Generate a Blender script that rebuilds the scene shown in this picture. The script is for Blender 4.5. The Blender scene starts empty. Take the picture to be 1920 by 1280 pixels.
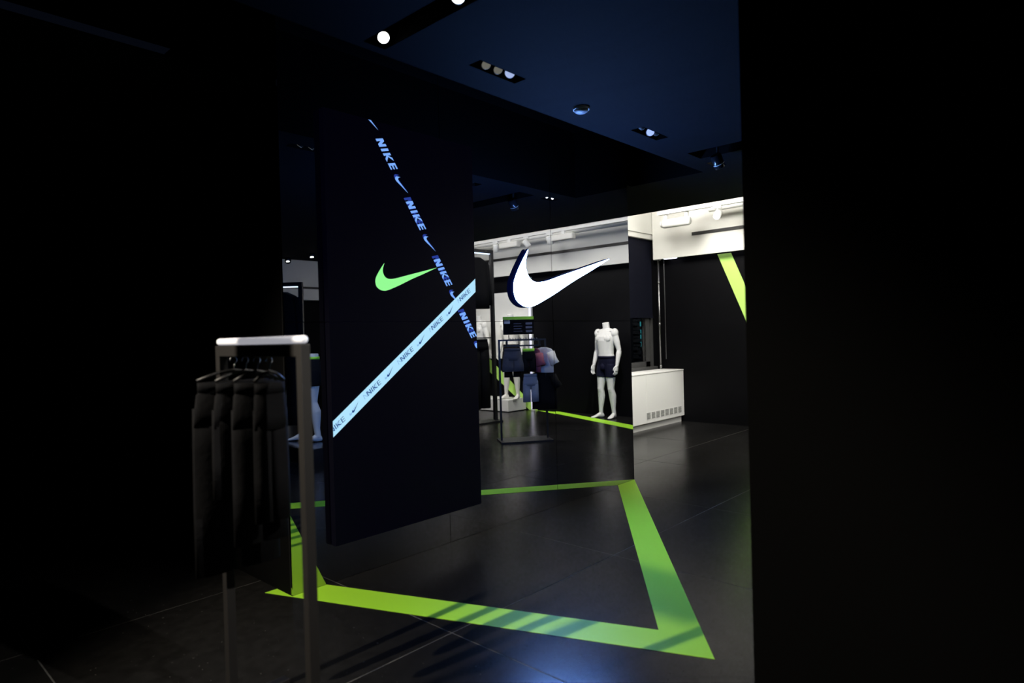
import bpy, bmesh, math, random
from mathutils import Vector, Matrix
random.seed(7)
SC = bpy.context.scene
COL = SC.collection
S = 1.16            # the plan below is laid out with the eye at 1.25; the last step brings it to metres
YM = 2.951          # front of the mirror cladding
CEIL = 2.5
HIGH = 3.2
XB = 8.12           # far black wall
YW = 4.62           # window wall
YS = -6.4           # far side wall
R = math.radians

# ---------------------------------------------------------------- camera
def make_camera():
    f, a, pitch, roll = 1207.3, 0.74424, -0.009514, -0.027605
    fw = Vector((math.cos(a)*math.cos(pitch), math.sin(a)*math.cos(pitch), math.sin(pitch)))
    rt = Vector((math.sin(a), -math.cos(a), 0))
    up = rt.cross(fw)
    c, s = math.cos(roll), math.sin(roll)
    r2 = c*rt + s*up
    u2 = -s*rt + c*up
    cd = bpy.data.cameras.new('camera')
    cd.sensor_fit = 'HORIZONTAL'; cd.sensor_width = 36; cd.lens = 36*f/1920
    cd.clip_start = .05; cd.clip_end = 200
    cd.dof.use_dof = True; cd.dof.focus_distance = 6.0; cd.dof.aperture_fstop = 1.7
    o = bpy.data.objects.new('camera', cd); COL.objects.link(o)
    M = Matrix((r2, u2, -fw)).transposed().to_4x4()
    M.translation = Vector((0, 0, 1.25*S))
    o.matrix_world = M
    SC.camera = o
make_camera()

# ---------------------------------------------------------------- world, exposure
w = bpy.data.worlds.new('world'); SC.world = w; w.use_nodes = True
w.node_tree.nodes['Background'].inputs[0].default_value = (.35, .5, 1, 1)
w.node_tree.nodes['Background'].inputs[1].default_value = .004
SC.view_settings.view_transform = 'Standard'
SC.view_settings.look = 'None'
SC.view_settings.gamma = 1
SC.view_settings.use_curve_mapping = False
SC.view_settings.exposure = 0
SC.cycles.use_denoising = True
SC.cycles.max_bounces = 8
SC.cycles.sample_clamp_indirect = 3

# ---------------------------------------------------------------- lamps (energies for the final, metric scene)
SWOOSH_EMIT = 205.0
def spot(name, loc, to, energy, size, blend=.5, col=(1, .95, .87), rad=.025):
    l = bpy.data.lights.new(name, 'SPOT'); l.energy = energy; l.spot_size = R(size); l.spot_blend = blend
    l.color = col; l.shadow_soft_size = rad
    o = bpy.data.objects.new(name, l); COL.objects.link(o)
    o.location = Vector(loc)*S
    o.rotation_euler = (Vector(to)-Vector(loc)).to_track_quat('-Z', 'Y').to_euler()
    return o
def area_light(name, loc, to, energy, sx, sy, col):
    l = bpy.data.lights.new(name, 'AREA'); l.energy = energy; l.shape = 'RECTANGLE'; l.size = sx*S; l.size_y = sy*S; l.color = col
    o = bpy.data.objects.new(name, l); COL.objects.link(o)
    o.location = Vector(loc)*S
    o.rotation_euler = (Vector(to)-Vector(loc)).to_track_quat('-Z', 'Y').to_euler()
    return o
# key lamp in the ceiling left of the near rack: throws the rack's and its clothes' shadows over the floor
spot('key_spot', (-.91, 2.2, 2.44), (2.1, 1.75, 0), 560, 64, .6, (1, .9, .74), .02)
spot('trough_spot', (1.65, 2.19, 2.41), (1.05, 1.5, 0), 24, 62, .8, (1, .92, .8))
spot('trough_spot', (1.65, 1.73, 2.41), (.9, .9, 0), 12, 62, .8, (1, .92, .8))
# unseen area lights added to brighten the high white zone
for y, e in ((3.7, 165), (2.2, 175), (.5, 165), (-1.2, 175), (-2.7, 60)):
    area_light('high_zone_fill', (6.5, y, 3.17), (7.6, y, 1.6), e, .5, 1.6, (1, .97, .9))
area_light('high_zone_fill', (5.0, -4.9, 3.14), (5.0, -4.9, 0), 2.0, 1.5, .12, (1, .97, .9))
# track spots on the mannequins
spot('accent_spot', (6.75, 1.45, 3.02), (7.9, .5, .85), 470, 40, .7)
spot('accent_spot', (6.25, -1.2, 2.88), (7.85, -1.4, .9), 300, 40, .7)
spot('accent_spot', (6.7, -1.9, 2.68), (7.85, -2.0, .9), 50, 55, .6)
spot('accent_spot', (2.75, .25, 2.42), (3.66, -.55, .6), 130, 38, .7, (.8, .87, 1))
spot('rack_fill', (1.35, -.3, 2.44), (.945, 1.69, .75), 300, 30, .9)  # unseen lamp added to brighten the near rack's post
spot('accent_spot', (6.25, 3.0, 2.85), (7.3, 4.3, .35), 330, 34, .8, (1, .98, .93))  # unseen spot added to brighten the radiator cover
spot('street_fill', (12.6, 7.3, 3.5), (13.7, 8.4, 1.0), 60, 90, .6, (.8, .85, 1))  # unseen lamp added outdoors so the stones show
spot('accent_spot', (4.9, 0.1, 2.42), (5.6, .85, 1.0), 22, 50, .6)

# ---------------------------------------------------------------- materials
def mat(name, col, rough=.5, metal=0, spec=.5, noise=None, emit=None, strength=1, bump=0, scale=8, coat=0):
    m = bpy.data.materials.new(name); m.use_nodes = True
    nt = m.node_tree; b = nt.nodes['Principled BSDF']
    b.inputs['Base Color'].default_value = (*col, 1)
    b.inputs['Roughness'].default_value = rough
    b.inputs['Metallic'].default_value = metal
    b.inputs['Specular IOR Level'].default_value = spec
    b.inputs['Coat Weight'].default_value = coat
    if emit:
        b.inputs['Emission Color'].default_value = (*emit, 1)
        b.inputs['Emission Strength'].default_value = strength
    if noise or bump:
        tc = nt.nodes.new('ShaderNodeTexCoord'); n = nt.nodes.new('ShaderNodeTexNoise')
        n.inputs['Scale'].default_value = scale; n.inputs['Detail'].default_value = 6
        nt.links.new(tc.outputs['Object'], n.inputs['Vector'])
        if noise:
            r = nt.nodes.new('ShaderNodeValToRGB')
            r.color_ramp.elements[0].position = .3; r.color_ramp.elements[1].position = .7
            r.color_ramp.elements[0].color = (*col, 1); r.color_ramp.elements[1].color = (*noise, 1)
            nt.links.new(n.outputs['Fac'], r.inputs['Fac']); nt.links.new(r.outputs['Color'], b.inputs['Base Color'])
        if bump:
            bp = nt.nodes.new('ShaderNodeBump'); bp.inputs['Strength'].default_value = bump; bp.inputs['Distance'].default_value = .01
            nt.links.new(n.outputs['Fac'], bp.inputs['Height']); nt.links.new(bp.outputs['Normal'], b.inputs['Normal'])
    return m
def floor_material():
    m = mat('polished_concrete', (.02, .02, .021), .3, spec=.125)
    nt = m.node_tree; b = nt.nodes['Principled BSDF']
    tc = nt.nodes.new('ShaderNodeTexCoord')
    def noise(scale, detail, lo, hi):
        n = nt.nodes.new('ShaderNodeTexNoise'); n.inputs['Scale'].default_value = scale; n.inputs['Detail'].default_value = detail
        nt.links.new(tc.outputs['Object'], n.inputs['Vector'])
        r = nt.nodes.new('ShaderNodeMapRange'); r.inputs[1].default_value = lo; r.inputs[2].default_value = hi
        nt.links.new(n.outputs['Fac'], r.inputs[0]); return r
    big = noise(.8, 3, .25, .8); fine = noise(16, 8, .3, .75); speck = noise(60, 2, .715, .75)
    mix = nt.nodes.new('ShaderNodeMix'); mix.data_type = 'RGBA'
    mix.inputs[6].default_value = (.0075, .0073, .0074, 1); mix.inputs[7].default_value = (.017, .0165, .0158, 1)
    nt.links.new(big.outputs[0], mix.inputs[0])
    m2 = nt.nodes.new('ShaderNodeMix'); m2.data_type = 'RGBA'; m2.blend_type = 'MULTIPLY'; m2.inputs[0].default_value = .4
    nt.links.new(mix.outputs[2], m2.inputs[6]); nt.links.new(fine.outputs[0], m2.inputs[7])
    m3 = nt.nodes.new('ShaderNodeMix'); m3.data_type = 'RGBA'; m3.inputs[7].default_value = (.07, .068, .065, 1)
    nt.links.new(speck.outputs[0], m3.inputs[0]); nt.links.new(m2.outputs[2], m3.inputs[6])
    nt.links.new(m3.outputs[2], b.inputs['Base Color'])
    rr = nt.nodes.new('ShaderNodeMapRange'); rr.inputs[3].default_value = .21; rr.inputs[4].default_value = .27
    nt.links.new(big.outputs[0], rr.inputs[0]); nt.links.new(rr.outputs[0], b.inputs['Roughness'])
    bp = nt.nodes.new('ShaderNodeBump'); bp.inputs['Strength'].default_value = .02; bp.inputs['Distance'].default_value = .01
    nt.links.new(fine.outputs[0], bp.inputs['Height']); nt.links.new(bp.outputs['Normal'], b.inputs['Normal'])
    return m
M = dict(
    floor=floor_material(),
    grout=mat('joint_grit', (.16, .158, .15), .8, noise=(.03, .03, .03), scale=6),
    black=mat('black_wall_paint', (.0022, .0022, .0028), .5, spec=.07, noise=(.003, .003, .0038), scale=3),
    matte=mat('flat_black_paint', (.0022, .0022, .0022), .95, spec=.05),
    ceil=mat('dark_ceiling_paint', (.0027, .0040, .0066), .85, spec=.06, noise=(.0032, .0046, .0074), scale=2),
    white=mat('white_wall_paint', (.72, .71, .67), .7, noise=(.74, .73, .69), scale=2),
    mirror=mat('tinted_mirror', (.50, .51, .535), .006, 1),
    led=mat('led_screen_black', (.0012, .0012, .002), .4, spec=.15, emit=(.15, .12, 1), strength=.0022),
    band=mat('led_pale_blue', (0, 0, 0), 1, spec=0, emit=(.44, .78, 1), strength=1),
    text=mat('led_blue_text', (0, 0, 0), 1, spec=0, emit=(.20, .42, 1), strength=1),
    ghost=mat('led_dim_blue', (0, 0, 0), 1, spec=0, emit=(.02, .045, .30), strength=1),
    ink=mat('led_dark_blue_text', (0, 0, 0), 1, spec=0, emit=(.012, .05, .22), strength=1),
    inkghost=mat('led_faded_text', (0, 0, 0), 1, spec=0, emit=(.27, .52, .82), strength=1),
    greenled=mat('led_green', (0, 0, 0), 1, spec=0, emit=(.30, .97, .30), strength=1),
    face=mat('lit_sign_face', (.9, .95, 1), .4, emit=(.16, .36, 1), strength=SWOOSH_EMIT),
    ret=mat('dark_sign_return', (.012, .014, .03), .35, emit=(.03, .1, 1), strength=.03),
    neon=mat('neon_green_vinyl', (.39, .80, .035), .45, spec=.3, noise=(.41, .82, .04), scale=5),
    neonwall=mat('neon_green_wall_vinyl', (.50, .84, .16), .55),
    metalwhite=mat('white_powder_coat', (.72, .72, .70), .45),
    cabinet=mat('white_cabinet_lacquer', (.74, .73, .71), .42),
    slot=mat('black_slot_metal', (.006, .006, .006), .5),
    rack=mat('grey_brown_metal', (.017, .0155, .015), .5, .1),
    rackwhite=mat('glowing_white_tube', (.88, .88, .9), .4, emit=(.9, .9, 1), strength=.35),  # glow put in so the tube stays bright in the stand's shadow
    blackmetal=mat('black_powder_coat', (.006, .006, .007), .45),
    chrome=mat('galvanised_pipe', (.35, .35, .35), .35, 1),
    blind=mat('navy_blind_fabric', (.0028, .0034, .009), .9, spec=.12, bump=.2, scale=300),
    frame=mat('dark_window_frame', (.05, .05, .05), .5),
    lens=mat('lamp_lens_lit', (1, 1, 1), .3, emit=(1, .98, .95), strength=6),
    lensblue=mat('lamp_lens_sheen', (.5, .55, .65), .2, emit=(.42, .52, .86), strength=.9),  # the sign's blue reflection on the lens, put in as glow
    ventgrey=mat('vent_grey_metal', (.30, .30, .29), .5),
    lensdim=mat('lamp_lens_grey_glow', (.3, .3, .28), .4, emit=(.125, .12, .105), strength=1),  # light falling on the grey lens, put in as faint glow
    lensgrey=mat('lamp_reflector_grey', (.55, .54, .51), .4),
    skin=mat('mannequin_white', (.74, .73, .69), .4, coat=.1),
    navy=mat('navy_jersey', (.004, .0045, .016), .75, spec=.12, bump=.15, scale=60),
    maroon=mat('maroon_jersey', (.014, .005, .005), .8, spec=.12),
    blackcloth=mat('black_jersey', (.0032, .0032, .004), .85, spec=.12, bump=.2, scale=50),
    greycloth=mat('slate_grey_fabric', (.06, .06, .07), .8, spec=.12, bump=.2, scale=50),
    whitecloth=mat('white_jersey', (.75, .75, .74), .8, bump=.2, scale=50),
    bluecloth=mat('pale_blue_grey_fabric', (.16, .19, .25), .8, spec=.12, bump=.2, scale=50),
    pink=mat('dusty_pink_fabric', (.25, .06, .09), .8),
    neoncloth=mat('neon_waistband', (.35, .75, .04), .7),
    card=mat('white_card', (.75, .75, .78), .6),
    cardgrey=mat('grey_print', (.10, .10, .12), .6),
    stone=mat('street_stone', (.10, .10, .10), .8, noise=(.03, .03, .03), scale=20),
    street=mat('street_facade', (.012, .014, .018), .9),
    teal=mat('teal_lit_window', (.02, .1, .1), .5, emit=(.02, .16, .18), strength=1),
    postglow=mat('post_lamp', (1, 1, 1), .5, emit=(.62, .60, 1), strength=.9),
    stripglow=mat('strip_lamp', (1, 1, 1), .5, emit=(.82, .80, 1), strength=4.0),
    frameglow=mat('frame_lamp', (1, 1, 1), .5, emit=(.55, .75, 1), strength=5.0),
    seam=mat('panel_seam', (.003, .003, .003), .6),
)
def glass_material():
    m = bpy.data.materials.new('window_glass'); m.use_nodes = True; nt = m.node_tree
    b = nt.nodes['Principled BSDF']; b.inputs['Base Color'].default_value = (.9, .95, .95, 1)
    b.inputs['Transmission Weight'].default_value = 1; b.inputs['Roughness'].default_value = 0; b.inputs['IOR'].default_value = 1.05
    return m
M['glass'] = glass_material()

# ---------------------------------------------------------------- mesh helpers
class MB:
    def __init__(s): s.v = []; s.f = []
    def add(s, v, f):
        n = len(s.v); s.v += [tuple(p) for p in v]; s.f += [tuple(i+n for i in q) for q in f]; return s
    def box(s, x0, x1, y0, y1, z0, z1):
        v = [(x, y, z) for x in (x0, x1) for y in (y0, y1) for z in (z0, z1)]
        return s.add(v, [(0, 1, 3, 2), (4, 6, 7, 5), (0, 4, 5, 1), (2, 3, 7, 6), (0, 2, 6, 4), (1, 5, 7, 3)])
    def loft(s, rings, cap=True):
        n = len(rings[0]); v = [p for r in rings for p in r]; f = []
        for i in range(len(rings)-1):
            for j in range(n):
                a, b = i*n+j, i*n+(j+1) % n
                f.append((a, b, b+n, a+n))
        if cap:
            f.append(tuple(reversed(range(n)))); k = (len(rings)-1)*n; f.append(tuple(range(k, k+n)))
        return s.add(v, f)
    def tube(s, pts, rad, n=10, cap=True):
        pts = [Vector(p) for p in pts]; rad = rad if isinstance(rad, (list, tuple)) else [rad]*len(pts)
        rings = []; side = None
        for i, p in enumerate(pts):
            t = (pts[min(i+1, len(pts)-1)]-pts[max(i-1, 0)]).normalized()
            if side is None: side = t.orthogonal().normalized()
            side = (side - t*side.dot(t)).normalized(); o = t.cross(side)
            rings.append([p+rad[i]*(math.cos(2*math.pi*k/n)*side+math.sin(2*math.pi*k/n)*o) for k in range(n)])
        return s.loft(rings, cap)
    def ball(s, c, r, n=12, m=8):
        c = Vector(c); r = Vector(r) if isinstance(r, (list, tuple)) else Vector((r, r, r)); rings = []
        for i in range(m+1):
            a = -math.pi/2+math.pi*(.04+.92*i/m)
            rings.append([c+Vector((r.x*math.cos(a)*math.cos(2*math.pi*k/n), r.y*math.cos(a)*math.sin(2*math.pi*k/n), r.z*math.sin(a))) for k in range(n)])
        return s.loft(rings)
    def prism(s, poly, y0, y1):
        """outline in x,z pushed from y0 to y1"""
        n = len(poly); v = [(x, y0, z) for x, z in poly]+[(x, y1, z) for x, z in poly]
        f = [tuple(range(n)), tuple(reversed(range(n, 2*n)))]+[((i+1) % n, i, i+n, (i+1) % n+n) for i in range(n)]
        return s.add(v, f)
    def mesh(s, name):
        me = bpy.data.meshes.new(name); me.from_pydata(s.v, [], s.f); me.update()
        bm = bmesh.new(); bm.from_mesh(me); bmesh.ops.recalc_face_normals(bm, faces=bm.faces); bm.to_mesh(me); bm.free()
        return me
    def build(s, name, m, parent=None, smooth=False, bevel=0, loc=None):
        me = s.mesh(name)
        if bevel:
            bm = bmesh.new(); bm.from_mesh(me)
            es = [e for e in bm.edges if len(e.link_faces) == 2 and e.calc_face_angle(0) > .6]
            bmesh.ops.bevel(bm, geom=es, offset=bevel, segments=2, affect='EDGES', profile=.6, clamp_overlap=True)
            bm.to_mesh(me); bm.free()
        if smooth:
            for p in me.polygons: p.use_smooth = True
        return obj(name, me, m, parent, loc)
def obj(name, me, m, parent=None, loc=None):
    o = bpy.data.objects.new(name, me); COL.objects.link(o)
    if m is not None and not me.materials: me.materials.append(m)
    if parent: o.parent = parent
    if loc: o.location = loc
    return o
def tag(o, label=None, cat=None, group=None, kind=None):
    if label: o['label'] = label
    if cat: o['category'] = cat
    if group: o['group'] = group
    if kind: o['kind'] = kind
    return o
def thing(name, label, cat, loc=(0, 0, 0), rz=0, group=None):
    o = bpy.data.objects.new(name, None); COL.objects.link(o); o.location = loc; o.rotation_euler.z = rz
    o.empty_display_size = .1
    return tag(o, label, cat, group)
def struct(o, label=None, cat=None): return tag(o, label, cat, None, 'structure')
def box(*a): return MB().box(*a)

# ================================================================ SETTING
# floor: substrate seen in the joints, saw-cut slabs on top
fl = box(-4, XB+.1, YS-.1, YW+.1, -.12, -.0012).build('floor', M['grout'])
struct(fl, 'dark polished concrete floor cut into square slabs')
xs = [-4]+[1.80+1.22*k for k in range(-4, 6)]+[XB+.1]
ys = [YS-.1]+[2.05+1.23*k for k in range(-6, 3)]+[YW+.1]
g = .0026
for i in range(len(xs)-1):
    for j in range(len(ys)-1):
        MB().box(xs[i]+g, xs[i+1]-g, ys[j]+g, ys[j+1]-g, -.02, 0).build('slab', M['floor'], fl)

def plate(name, x0, x1, y0, y1, z, holes, m):
    """ceiling plate with openings; each opening (hx0,hx1,hy0,hy1,depth) gets a closed recess"""
    X = sorted({x0, x1, *[v for h in holes for v in h[0:2]]}); Y = sorted({y0, y1, *[v for h in holes for v in h[2:4]]})
    b = MB()
    for i in range(len(X)-1):
        for j in range(len(Y)-1):
            cx, cy = (X[i]+X[i+1])/2, (Y[j]+Y[j+1])/2
            if not any(h[0] < cx < h[1] and h[2] < cy < h[3] for h in holes):
                b.add([(X[i], Y[j], z), (X[i+1], Y[j], z), (X[i+1], Y[j+1], z), (X[i], Y[j+1], z)], [(0, 3, 2, 1)])
    return b.build(name, m)
BIG = (.2, 4.81, 2.322, YM+.03)        # long dark slot in front of the mirror cladding
T_LONG = (1.60, 1.705, 1.45, 2.27)
T1 = (2.083, 2.393, 2.066, 2.138)
T2 = (3.47, 3.775, 2.058, 2.141)
T3 = (4.222, 4.42, .6, 2.15)
T4 = (4.57, 4.74, 2.10, 2.18)
XE, YE = 6.0, -3.26
ce = plate('ceiling', -4, XE, YE, YW, CEIL, [BIG, T_LONG, T1, T2, T3, T4], M['ceil'])
struct(ce, 'low dark ceiling washed with blue light')
b = MB()
b.box(-4, XE, YE, YW, CEIL+.75, CEIL+.8)
b.box(XE-.03, XE, YE, YW, CEIL, HIGH+.1).box(-4, XE, YE, YE+.03, CEIL, HIGH+.1)
struct(b.build('trim_ceiling_edge', M['ceil']))
b = MB()
x0, x1, y0, y1 = BIG
for q in ((x0-.02, x0, y0, y1), (x1, x1+.02, y0, y1), (x0, x1, y0-.02, y0), (4.69, x1+.02, y1, y1+.02)): b.box(*q, CEIL+.001, CEIL+.6)
b.box(x0, x1, y0, y1, CEIL+.6, CEIL+.62)
struct(b.build('trim_recess', M['matte']))
b = MB().box(XE, XB+.2, YS-.1, YW+.2, HIGH, HIGH+.1).box(-4, XE, YS-.1, YE, HIGH, HIGH+.1)
struct(b.build('ceiling_high', M['white']), 'higher white ceiling along the outer walls')

# far black wall, white bulkhead over it
struct(box(XB, XB+.15, YS, YW+.15, 0, HIGH).build('wall_back', M['black']), 'far black wall with neon green diagonal stripe')
bh = box(7.95, 7.975, YS, YW-.01, 2.245, HIGH).box(7.975, XB, YS, YW-.01, 2.36, 2.38).box(7.975, XB, YW-.03, YW-.01, 2.245, 2.36).build('trim_bulkhead', M['white'])
struct(bh, 'white bulkhead over the far black wall')
wp = box(XB-.03, XB+.01, YS, -1.13, .86, 1.98).build('wall_back_white', M['white']); struct(wp)
struct(box(-4, XB, YS-.15, YS, 0, HIGH).build('wall_side', M['black']))
struct(box(-4, 7.95, YS, YS+.2, 2.09, HIGH).build('trim_side_bulkhead', M['white']))
struct(box(4.6, 6.55, YS, YS+.04, .0, 2.09).build('wall_side_white', M['white']))
struct(box(-4.15, -4, YS, YW, 0, HIGH).build('wall_rear', M['matte']))
# window wall: opening 5.2..8.06, z .74..2.6
b = MB().box(-4, 5.2, YW, YW+.2, 0, HIGH)
struct(b.build('wall_window', M['matte']))
struct(box(5.2, 8.085, YW, YW+.2, 0, .72).box(8.085, XB, YW, YW+.2, 0, 2.6).build('wall_window_lower', M['black']))
b = MB().box(5.2, XB, YW, YW+.2, 2.6, HIGH)
struct(b.build('wall_window_white', M['white']), 'white wall strip above the window')
# core the mirror is fixed to, and an added partition closing off the right side
struct(box(1.563, 4.685, YM+.02, YW, 0, CEIL+.6).build('wall_core', M['matte']), 'black core carrying the mirror panels')
struct(box(2.0, 2.2, -4.0, .835, 0, CEIL).build('wall_right_added', M['matte']), 'plain black partition wall added to hide the right side of the shop')

# ================================================================ MIRROR CLADDING
mw = thing('mirror_cladding', 'dark tinted mirror panels covering the core wall, reflecting the shop', 'mirror', (3.1, YM, 0))
cols = [1.563, 2.604, 3.652, 4.690]; rows = [0.0, 1.345, 3.0]
tilt = {(0, 0): (0, 0), (1, 0): (-.0006, .0004), (2, 0): (.0004, 0), (0, 1): (.0004, -.0003), (1, 1): (.0009, .0005), (2, 1): (.0004, -.0002)}
for i in range(3):
    for j in range(2):
        cx, cz = (cols[i]+cols[i+1])/2, (rows[j]+rows[j+1])/2
        hw, hh = (cols[i+1]-cols[i])/2-.0018, (rows[j+1]-rows[j])/2-.0016
        o = MB().box(-hw, hw, 0, .012, -hh, hh).build('mirror_panel', M['mirror'], mw, loc=(cx-3.1, 0, cz))
        o.rotation_euler = (tilt[i, j][0], 0, tilt[i, j][1])
MB().box(1.563-3.1, 4.688-3.1, .014, .019, 0, 3.0).build('backing', M['seam'], mw)

# ================================================================ LED SCREEN
TICK = [(3.3295, 1.8371), (3.3033, 1.7636), (3.2992, 1.7173), (3.3147, 1.6674), (3.3482, 1.6304), (3.3953, 1.6145), (3.4515, 1.6157),
        (3.5342, 1.6309), (3.7261, 1.6825), (4.311, 1.8372), (4.0642, 1.7315), (3.8286, 1.6372), (3.6084, 1.5396), (3.4786, 1.4869),
        (3.3967, 1.4564), (3.3325, 1.4412), (3.2704, 1.4443), (3.2183, 1.4661), (3.1825, 1.5006), (3.1682, 1.5499), (3.1718, 1.6),
        (3.1922, 1.6461), (3.2241, 1.6977), (3.2688, 1.7612)]
def smooth_outline(p, sharp, sub=4):
    """Catmull-Rom through the outline, corners kept at the indices in sharp"""
    n = len(p); out = []
    for i in range(n):
        a, b_, c, d = p[(i-1) % n], p[i], p[(i+1) % n], p[(i+2) % n]
        if i in sharp: a = b_
        if (i+1) % n in sharp: d = c
        for k in range(sub):
            t = k/sub
            out.append(tuple(.5*((2*b_[q])+(-a[q]+c[q])*t+(2*a[q]-5*b_[q]+4*c[q]-d[q])*t*t+(-a[q]+3*b_[q]-3*c[q]+d[q])*t**3) for q in (0, 1)))
    return out
TICK_FINE = smooth_outline(TICK, {0, 9})
UNIT = [((x-3.3295)/.9815, (z-1.8371)/.9815) for x, z in TICK_FINE]
def tick_at(tip, tail, squash=1):
    ux, uz = tail[0]-tip[0], tail[1]-tip[1]
    return [(tip[0]+a*ux-c*squash*uz, tip[1]+a*uz+c*squash*ux) for a, c in UNIT]
def clip(poly, ax, val, keep_less):
    out = []
    for i, p in enumerate(poly):
        q = poly[(i+1) % len(poly)]
        ip = (p[ax] <= val) == keep_less; iq = (q[ax] <= val) == keep_less
        if ip: out.append(p)
        if ip != iq:
            t = (val-p[ax])/(q[ax]-p[ax]); out.append((p[0]+t*(q[0]-p[0]), p[1]+t*(q[1]-p[1])))
    return out
SX0, SX1, SZ0, SZ1 = 1.785, 2.829, .196, 2.436
def on_screen(poly):
    for ax, v, l in ((0, SX0+.002, False), (0, SX1-.002, True), (1, SZ0, False), (1, SZ1-.002, True)):
        poly = clip(poly, ax, v, l) if len(poly) > 2 else []
    return poly if len(poly) > 2 else None
def letters(t, gap=.12):
    """strokes of N I K E in a unit-height box; returns (polygons, total width)"""
    P = []; x = 0
    def q(a, b_, c, d): P.append([a, b_, c, d])
    w = .78; q((x, 0), (x+t, 0), (x+t, 1), (x, 1)); q((x+w-t, 0), (x+w, 0), (x+w, 1), (x+w-t, 1)); q((x, 1), (x+t*1.15, 1), (x+w, 0), (x+w-t*1.15, 0)); x += w+gap
    q((x, 0), (x+t, 0), (x+t, 1), (x, 1)); x += t+gap
    w = .80; q((x, 0), (x+t, 0), (x+t, 1), (x, 1)); q((x+t*.8, .42), (x+w-t*1.25, 1), (x+w, 1), (x+t*.8, .42-t*.55+.0)); q((x+t*.8+.1, .58), (x+t*.8-.0, .40), (x+w-t*1.1, 0), (x+w+.05, 0)); x += w+gap
    w = .62; k = t*.8; q((x, 0), (x+t, 0), (x+t, 1), (x, 1))
    for z in (0, .5-k/2, 1-k): q((x+t, z), (x+w, z), (x+w, z+k), (x+t, z+k))
    return P, x+w
def word(start, end, height, shear, t, gap=.12):
    P, W = letters(t, gap)
    u = Vector((end[0]-start[0], end[1]-start[1])); L = u.length; u.normalize(); v = Vector((-u.y, u.x))
    out = []
    for poly in P:
        out.append([tuple(Vector(start)+u*(a/W*(L-shear*height*.0)+shear*height*c)+v*(c*height)) for a, c in poly])
    return out
YL = 2.905
led = thing('led_screen', 'tall black LED screen on the mirror showing blue wordmarks and a pale diagonal band', 'screen', (2.31, YL, SZ0))
def lbox(x0, x1, y0, y1, z0, z1, name, m, bevel=0):
    return MB().box(x0-2.31, x1-2.31, y0-YL, y1-YL, z0-SZ0, z1-SZ0).build(name, m, led, bevel=bevel)
lbox(SX0, SX1, YL, YL+.04, SZ0, 1.3425, 'screen_panel', M['led'])
lbox(SX0, SX1, YL, YL+.04, 1.3445, SZ1, 'screen_panel', M['led'])
def graphic(name, polys, depth, m, parent=led):
    b = MB(); k = 0
    for p in polys:
        p = on_screen(p)
        if p: b.prism([(x-2.31, z-SZ0) for x, z in p], -depth-k*.00002, -depth+.0003); k += 1
    return b.build(name, m, parent) if b.v else None
DX, DZ = .1937, -.3161
for k in range(4):
    s = (2.1023+DX*k, 2.3389+DZ*k); e = (2.1996+DX*k, 2.1877+DZ*k)
    if k:
        gs, ge = (s[0]-.0125, s[1]+.0195), (e[0]-.0125, e[1]+.0195)
        graphic('wordmark_echo', word(gs, ge, .047, .33, .24, .2), .0008, M['ghost'])
    graphic('wordmark', word(s, e, .047, .33, .24, .2), .0014, M['text'])
for k in range(-1, 4):
    tip = (2.2640+DX*k, 2.1560+DZ*k); tail = (2.3164+DX*k, 2.0741+DZ*k)
    if k >= 0: graphic('tick_mark_echo', [tick_at((tip[0]-.007, tip[1]+.011), (tail[0]-.007, tail[1]+.011))], .0008, M['ghost'])
    graphic('tick_mark', [tick_at(tip, tail)], .0014, M['text'])
graphic('green_tick_mark', [tick_at((2.1374, 1.6667), (2.515, 1.663))], .0011, M['greenled'])
graphic('diagonal_band', [[(1.70, .772), (1.70, .69), (2.90, 1.5835), (2.90, 1.666)]], .0022, M['band'])
BX, BZ = .2304, .1732
for k in range(-1, 4):
    s = (2.0060+BX*k, .9465+BZ*k); e = (2.0920+BX*k, 1.0085+BZ*k)
    fade = .022 if k < 2 else .016
    graphic('band_wordmark_echo', word((s[0]-fade, s[1]-fade*.75), (e[0]-fade, e[1]-fade*.75), .0255, .1, .12, .2), .0026, M['inkghost'])
    graphic('band_wordmark', word(s, e, .0255, .1, .13, .2), .0031, M['ink'])
for k in range(4):
    tip = (1.9022+BX*k, .8848+BZ*k); tail = (1.9440+BX*k, .9255+BZ*k)
    graphic('band_tick_echo', [tick_at((tip[0]-.016, tip[1]-.013), (tail[0]-.016, tail[1]-.013), .75)], .0026, M['inkghost'])
    graphic('band_tick', [tick_at(tip, tail, .75)], .0031, M['ink'])

# ================================================================ LIT SIGN
sg = thing('illuminated_sign', 'large glowing white tick-shaped sign standing off the mirror wall', 'sign', (3.7, YM, 1.44))
FS = 1.0112
pl = [(x*FS-3.7, 1.25+(z-1.25)*FS-1.44) for x, z in TICK_FINE]
cx = sum(p[0] for p in pl)/len(pl); cz = sum(p[1] for p in pl)/len(pl)
def grown(p, d):
    n = len(p); out = []
    area = sum(p[i][0]*p[(i+1) % n][1]-p[(i+1) % n][0]*p[i][1] for i in range(n)); sgn = 1 if area > 0 else -1
    for i in range(n):
        e1 = Vector((p[i][0]-p[i-1][0], p[i][1]-p[i-1][1])).normalized(); e2 = Vector((p[(i+1) % n][0]-p[i][0], p[(i+1) % n][1]-p[i][1])).normalized()
        v = Vector((e1.y+e2.y, -e1.x-e2.x))
        v = v.normalized() if v.length > .2 else Vector((e1.x-e2.x, e1.y-e2.y)).normalized()*sgn
        out.append((p[i][0]+v.x*d*sgn, p[i][1]+v.y*d*sgn))
    return out
rim = grown(pl, .0035); n = len(pl); b = MB()
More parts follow.
